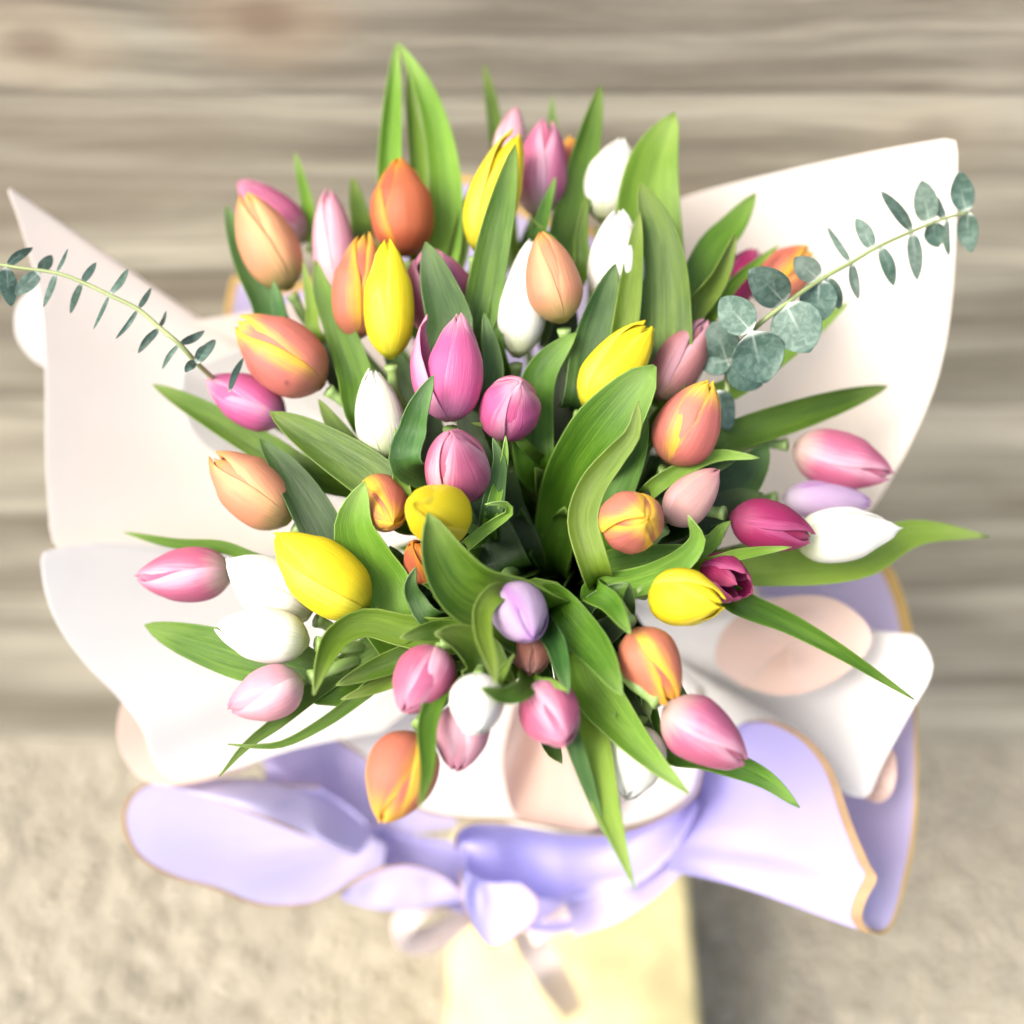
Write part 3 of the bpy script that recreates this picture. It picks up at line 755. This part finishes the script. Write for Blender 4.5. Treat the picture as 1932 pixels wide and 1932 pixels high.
eucalyptus('thin eucalyptus branch with small leaves reaching to the left edge',
  lambda x, y: (.3 * x, 289.8 + .3 * y),
  [(1700, 1700), (1420, 1480), (1250, 1330), (1130, 1200), (1000, 1090), (870, 980), (690, 890), (520, 810), (350, 750), (100, 715), (-150, 670)],
  [((1230, 1310), (1305, 1205), 75), ((1230, 1310), (1165, 1375), 80), ((1240, 1320), (1355, 1170), 90), ((1130, 1195), (1285, 1115), 70), ((1130, 1195), (1020, 1355), 42),
   ((1000, 1100), (868, 1255), 65), ((1000, 1095), (1045, 990), 34), ((870, 975), (950, 845), 48), ((870, 975), (728, 1165), 40), ((690, 885), (805, 725), 60),
   ((690, 885), (588, 1105), 32), ((515, 810), (605, 685), 65), ((515, 810), (443, 1005), 60), ((355, 750), (427, 598), 30), ((355, 750), (273, 965), 55),
   ((250, 745), (95, 890), 130), ((250, 745), (325, 640), 100), ((40, 712), (205, 592), 80), ((40, 712), (70, 960), 150), ((-60, 690), (-160, 900), 140), ((1440, 1500), (1530, 1285), 60), ((-100, 680), (-60, 500), 120)],
  99, .60, .60, BIND + Vector((-.01, .01, -.02)), .72)

# ------------------------------------------------------------------ wrapping paper
def polyline(pts, n, corners=()):
    segs = []; cur = []
    for i, p in enumerate(pts):
        cur.append(p)
        if i in corners and 0 < i < len(pts) - 1:
            segs.append(cur); cur = [p]
    segs.append(cur)
    P3 = []
    for s_ in segs:
        c = catmull([tuple(P(*q)) for q in s_], max(12, 10 * len(s_)))
        P3 += list(c if not P3 else c[1:])
    return resample(np.array(P3), n)

def sheet(label, outer, inner, mat, edge=None, ew=.006, sag=.03, wave=.004, corners=(), group='sheets of wrapping paper round the bouquet', n=70, m=22, seed=0, name='wrapping_paper', cat='wrapping paper'):
    r = random.Random(seed)
    O = polyline(outer, n, corners); I = polyline(inner, n)
    sagdir = np.array(FW)
    ph = [r.uniform(0, 6.28) for _ in range(4)]
    vs = hug(0, 1, m, .0015, False, True); us = hug(0, n - 1, n, .0006)
    rows = []
    at_ = lambda A, x: A[min(int(x), n - 2)] * (1 - (x - min(int(x), n - 2))) + A[min(int(x), n - 2) + 1] * (x - min(int(x), n - 2))
    O = np.array([at_(O, x) for x in us]); I = np.array([at_(I, x) for x in us])
    def pt(k, v):
        q = I[k] * (1 - v) + O[k] * v
        u = us[k] / (n - 1)
        wv = wave * (math.sin(9 * u + ph[0] + 2 * v) + .6 * math.sin(17 * u + ph[1] - 3 * v) + .5 * math.sin(6 * v + ph[2]) + 1.3 * (abs(math.sin(5.5 * u + ph[3] + .5 * v)) - .6) + .7 * (abs(math.sin(13 * u + ph[1])) - .6)) * math.sin(math.pi * min(1, v)) 
        return q + sagdir * (sag * 4 * v * (1 - v) * (1 - .3 * v) + wv)
    G = np.zeros((m, n, 3)); E = np.zeros((5, n, 3))
    for k in range(n):
        ln = max(1e-4, np.linalg.norm(O[k] - I[k])); ve = max(.5, 1 - (ew(k / (n - 1)) if callable(ew) else ew) / ln) if edge else 1.0
        for i, v in enumerate(vs): G[i, k] = pt(k, v * ve)
        if edge:
            for i, v in enumerate((ve, ve + (1 - ve) * .06, (1 + ve) / 2, ve + (1 - ve) * .94, 1.0)): E[i, k] = pt(k, v)
    root = link(name, grid_mesh(name, G, mat))
    tag(root, label, cat, group); solid(root, .0004)
    if edge: solid(link('gold_edge', grid_mesh('gold_edge', E, edge), root), .0005)
    return root

sheet('cream white paper rising to a sharp corner at the upper right',
  [(1160, 430, .77), (1290, 372, .75), (1450, 330, .73), (1640, 288, .71), (1806, 258, .69), (1804, 400, .70), (1796, 560, .71), (1772, 700, .715), (1730, 810, .72), (1680, 905, .73), (1620, 985, .745), (1480, 1060, .77), (1380, 1100, .79)],
  [(1040, 1000, .86), (1080, 1010, .86), (1110, 1050, .865), (1130, 1100, .87)], CREAM_P, corners=(4,), sag=.035, seed=1)
sheet('blush paper rising to a narrow tip at the upper left edge',
  [(720, 560, .80), (600, 562, .79), (444, 593, .77), (316, 614, .76), (210, 520, .74), (100, 420, .72), (9, 344, .70), (40, 430, .70), (75, 560, .70), (85, 700, .70), (86, 850, .71), (92, 950, .72), (112, 1040, .725), (250, 1085, .745), (440, 1095, .775)],
  [(1030, 980, .86), (990, 1000, .86), (970, 1060, .86), (970, 1110, .865)], CREAM_P, corners=(3, 6), sag=.035, seed=2)
sheet('white outer paper with only a narrow bulge showing at the far left',
  [(260, 560, .78), (110, 520, .765), (44, 560, .76), (28, 610, .76), (42, 655, .76), (90, 695, .765), (200, 720, .78)],
  [(900, 980, .88), (900, 1000, .88), (900, 1040, .88)], WHITE_P, sag=.02, seed=3)
sheet('small white inner paper behind the peach tulip at left',
  [(600, 620, .76), (480, 650, .745), (345, 700, .73), (343, 760, .73), (370, 825, .735), (420, 862, .745), (520, 920, .77)],
  [(950, 960, .85), (940, 1000, .85), (940, 1040, .85)], WHITE_P, sag=.03, seed=4, corners=(2,))
sheet('broad white paper flaring out with a pointed corner at lower left',
  [(480, 1050, .78), (330, 1032, .745), (200, 1024, .72), (130, 1030, .705), (76, 1042, .69), (84, 1110, .69), (110, 1180, .69), (160, 1250, .695), (220, 1312, .70), (268, 1372, .70), (292, 1440, .70), (322, 1473, .70), (390, 1463, .71), (450, 1448, .72), (560, 1412, .74), (720, 1380, .77)],
  [(960, 1060, .86), (955, 1110, .86), (970, 1150, .86), (1000, 1180, .86)], WHITE_P, corners=(4, 11), sag=.035, seed=5)
sheet('peach cream paper lobe under the broad white paper at lower left',
  [(330, 1270, .76), (246, 1305, .75), (222, 1368, .745), (232, 1425, .745), (262, 1465, .745), (308, 1482, .745), (380, 1474, .75), (460, 1455, .77)],
  [(900, 1130, .87), (900, 1150, .87), (910, 1180, .87)], PEACH_P, sag=.02, seed=6)
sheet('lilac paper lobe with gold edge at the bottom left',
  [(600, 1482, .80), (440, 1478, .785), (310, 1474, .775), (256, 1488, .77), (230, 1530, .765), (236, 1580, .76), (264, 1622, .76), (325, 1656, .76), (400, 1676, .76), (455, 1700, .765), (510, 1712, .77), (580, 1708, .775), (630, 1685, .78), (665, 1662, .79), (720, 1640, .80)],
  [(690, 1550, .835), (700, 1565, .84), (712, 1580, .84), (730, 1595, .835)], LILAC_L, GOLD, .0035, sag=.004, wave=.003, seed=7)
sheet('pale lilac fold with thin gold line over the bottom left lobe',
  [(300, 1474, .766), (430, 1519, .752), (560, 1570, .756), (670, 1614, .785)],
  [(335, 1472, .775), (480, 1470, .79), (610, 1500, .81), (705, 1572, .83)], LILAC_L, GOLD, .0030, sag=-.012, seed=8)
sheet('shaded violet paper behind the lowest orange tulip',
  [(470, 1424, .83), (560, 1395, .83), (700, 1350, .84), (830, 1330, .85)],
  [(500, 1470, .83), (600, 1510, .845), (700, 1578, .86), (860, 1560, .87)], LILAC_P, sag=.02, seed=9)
sheet('white paper collar round the bottom centre of the stems',
  [(560, 1360, .80), (640, 1400, .795), (700, 1440, .79), (745, 1495, .785), (800, 1532, .78), (880, 1545, .78), (980, 1551, .78), (1060, 1566, .78), (1140, 1570, .78), (1230, 1548, .78), (1300, 1500, .78), (1335, 1420, .78), (1320, 1300, .79)],
  [(980, 1150, .865), (1020, 1180, .865), (1080, 1190, .87), (1150, 1170, .87)], WHITE_P, GOLD, .0016, sag=.03, seed=10)
sheet('rounded dusty peach paper panel at the bottom centre',
  [(968, 1330, .80), (948, 1420, .785), (952, 1480, .775), (975, 1540, .772), (1050, 1560, .77), (1120, 1564, .77), (1150, 1500, .775), (1150, 1400, .79), (1130, 1320, .80)],
  [(1030, 1290, .83), (1040, 1300, .83), (1060, 1300, .83), (1080, 1290, .83)], PEACH_P, sag=.008, seed=11)
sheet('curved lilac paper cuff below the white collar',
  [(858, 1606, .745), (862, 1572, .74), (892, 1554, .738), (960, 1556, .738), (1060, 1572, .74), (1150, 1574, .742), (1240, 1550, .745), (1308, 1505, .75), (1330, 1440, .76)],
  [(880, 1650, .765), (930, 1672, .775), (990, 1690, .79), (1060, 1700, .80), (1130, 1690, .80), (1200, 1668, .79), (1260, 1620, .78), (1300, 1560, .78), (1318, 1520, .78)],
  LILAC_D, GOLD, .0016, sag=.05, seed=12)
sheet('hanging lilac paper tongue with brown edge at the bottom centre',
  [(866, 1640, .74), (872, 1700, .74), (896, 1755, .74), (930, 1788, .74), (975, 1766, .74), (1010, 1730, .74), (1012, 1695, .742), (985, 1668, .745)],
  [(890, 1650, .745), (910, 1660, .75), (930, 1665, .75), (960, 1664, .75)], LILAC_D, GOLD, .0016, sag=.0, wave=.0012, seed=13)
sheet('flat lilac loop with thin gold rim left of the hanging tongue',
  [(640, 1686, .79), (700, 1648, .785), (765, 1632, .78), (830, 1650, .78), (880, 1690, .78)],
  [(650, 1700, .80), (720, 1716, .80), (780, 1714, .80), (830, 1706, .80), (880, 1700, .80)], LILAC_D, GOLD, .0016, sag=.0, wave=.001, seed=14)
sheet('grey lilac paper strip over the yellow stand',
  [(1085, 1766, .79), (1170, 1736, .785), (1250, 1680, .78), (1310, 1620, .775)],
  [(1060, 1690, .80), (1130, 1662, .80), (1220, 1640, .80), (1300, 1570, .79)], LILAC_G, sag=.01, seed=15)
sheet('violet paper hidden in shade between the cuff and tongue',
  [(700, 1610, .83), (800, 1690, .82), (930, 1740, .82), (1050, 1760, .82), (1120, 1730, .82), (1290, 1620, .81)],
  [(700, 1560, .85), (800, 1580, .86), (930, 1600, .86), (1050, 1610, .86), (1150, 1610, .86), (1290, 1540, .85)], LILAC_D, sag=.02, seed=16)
sheet('white paper wing with squared end at the lower right',
  [(1330, 1180, .79), (1420, 1140, .77), (1500, 1130, .755), (1570, 1150, .745), (1630, 1190, .73), (1732, 1197, .70), (1759, 1246, .69), (1753, 1284, .69), (1725, 1332, .69), (1687, 1400, .70), (1660, 1452, .705), (1640, 1507, .71), (1597, 1501, .71), (1576, 1460, .70), (1550, 1414, .70), (1512, 1380, .70), (1456, 1358, .71), (1400, 1364, .73), (1330, 1430, .77)],
  [(1120, 1100, .87), (1180, 1150, .86), (1260, 1240, .83), (1290, 1300, .82)], WHITE_P, corners=(5, 11, 12), sag=.02, wave=.003, seed=17)
sheet('round peach paper lining inside the right white wing',
  [(1400, 1295, .735), (1352, 1255, .74), (1356, 1205, .735), (1392, 1162, .725), (1457, 1130, .715), (1557, 1126, .70), (1622, 1162, .692), (1645, 1210, .688), (1605, 1262, .69), (1540, 1300, .70), (1470, 1312, .715), (1400, 1295, .735)],
  [(1489.60, 1215.40, .712), (1489.44, 1215.00, .712), (1489.60, 1214.60, .712), (1490.00, 1214.44, .712), (1490.40, 1214.60, .712), (1490.56, 1215.00, .712), (1490.40, 1215.40, .712), (1490.00, 1215.56, .712), (1489.60, 1215.40, .712)], PEACH_P, sag=.0, wave=.002, seed=18)
sheet('small peach paper tab behind the white wing end',
  [(1650, 1400, .725), (1684, 1415, .725), (1691, 1462, .725), (1679, 1500, .725), (1655, 1514, .725), (1620, 1500, .725)],
  [(1560, 1400, .76), (1560, 1420, .76), (1560, 1440, .76)], PEACH_P, sag=.003, seed=19)
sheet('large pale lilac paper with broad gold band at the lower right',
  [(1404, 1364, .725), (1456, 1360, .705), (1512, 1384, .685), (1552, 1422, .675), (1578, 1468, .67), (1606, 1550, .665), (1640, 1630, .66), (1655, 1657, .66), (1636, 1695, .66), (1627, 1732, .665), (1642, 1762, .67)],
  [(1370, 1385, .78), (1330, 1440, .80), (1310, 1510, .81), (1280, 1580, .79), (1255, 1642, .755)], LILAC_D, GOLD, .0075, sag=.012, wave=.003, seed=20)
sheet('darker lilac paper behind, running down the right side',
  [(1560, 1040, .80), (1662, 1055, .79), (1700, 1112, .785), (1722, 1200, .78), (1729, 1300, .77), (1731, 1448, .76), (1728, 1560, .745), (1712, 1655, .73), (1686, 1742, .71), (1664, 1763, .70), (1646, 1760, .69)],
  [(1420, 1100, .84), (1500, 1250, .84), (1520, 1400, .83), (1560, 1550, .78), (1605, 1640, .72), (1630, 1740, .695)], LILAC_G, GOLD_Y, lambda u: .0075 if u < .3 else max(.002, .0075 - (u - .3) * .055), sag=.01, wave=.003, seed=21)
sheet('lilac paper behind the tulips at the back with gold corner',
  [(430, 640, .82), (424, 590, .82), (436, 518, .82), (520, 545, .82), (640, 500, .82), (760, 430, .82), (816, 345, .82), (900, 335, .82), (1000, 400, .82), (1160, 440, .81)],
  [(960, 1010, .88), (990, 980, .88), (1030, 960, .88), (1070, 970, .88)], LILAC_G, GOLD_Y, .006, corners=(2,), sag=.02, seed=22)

# paper sleeve round the stems, from the binding point down to the stand
def sleeve():
    n, m = 40, 16
    G = np.zeros((m, n, 3))
    for i in range(m):
        f = i / (m - 1)
        c = FOOT.lerp(BIND, f); c.z = .222 + (BIND.z - .222) * f
        for k in range(n):
            a = 2 * math.pi * k / (n - 1)
            rad = (.038 + .018 * f ** 2 + .02 * (1 - f) ** 2) * (1 + .06 * math.sin(7 * a) * (1 - abs(f - .5)))
            G[i, k] = c + Vector((math.cos(a), math.sin(a), 0)) * rad
    o = link('paper_sleeve', grid_mesh('paper_sleeve', G, WHITE_P))
    tag(o, 'white paper sleeve round the gathered stems standing on the yellow stand', 'wrapping paper'); solid(o, .0005)
sleeve()

# cream ribbon curls hanging below the bow
RIB = paper_mat('ribbon_cream', (.74, .60, .52), (.76, .66, .60), .2, .5)
def ribbon(label, pts, wpx, roll):
    p3 = [P(*q) for q in pts]
    hw = wpx / 2 * pts[0][2] / FPX
    root = leaf(None, p3, hw, RIB, cup=.2, rollv=roll, wave=.03, seed=int(wpx), name='ribbon', NU=7, NV=40, shape=lambda t: 1.0)
    tag(root, label, 'ribbon', 'cream ribbon loops below the bouquet')
ribbon('cream ribbon loop left of the hanging lilac tongue', [(880, 1700, .86), (820, 1695, .84), (765, 1735, .83), (775, 1775, .84), (830, 1765, .86), (880, 1720, .88)], 46, [30, 10, 0, -10, 20])
ribbon('narrow cream ribbon curl right of the hanging lilac tongue', [(1000, 1770, .83), (1055, 1735, .83), (1095, 1700, .83), (1120, 1690, .84)], 34, [0, 30, 10, 0])
ribbon('cream ribbon tail trailing down over the yellow stand', [(985, 1730, .86), (1010, 1790, .92), (1045, 1850, .96), (1085, 1915, 1.25)], 66, [0, 0, 0, 0])

# water drop on the coral tulip
import bmesh
bm = bmesh.new(); bmesh.ops.create_uvsphere(bm, u_segments=16, v_segments=10, radius=.0013)
for v in bm.verts: v.co.z *= .6
me = bpy.data.meshes.new('water_drop'); bm.to_mesh(me); bm.free()
s = NT('water'); g = s.n('ShaderNodeBsdfPrincipled', {'Roughness': .02, 'Transmission Weight': 1.0, 'IOR': 1.33}); s.put(s.out.inputs[0], g)
me.materials.append(s.m); me.polygons.foreach_set('use_smooth', [True] * len(me.polygons))
o = link('water_drop', me)
tag(o, 'tiny clear water drop on the large coral tulip', 'water drop')
dd = D(527, 664)
dg = bpy.context.evaluated_depsgraph_get()
dirn = (P(540, 722, 1) - CAM).normalized()
hit, loc, nor, *_ = SC.ray_cast(dg, CAM, dirn)
if hit:
    o.location = loc; o.rotation_euler = nor.to_track_quat('Z', 'Y').to_euler()
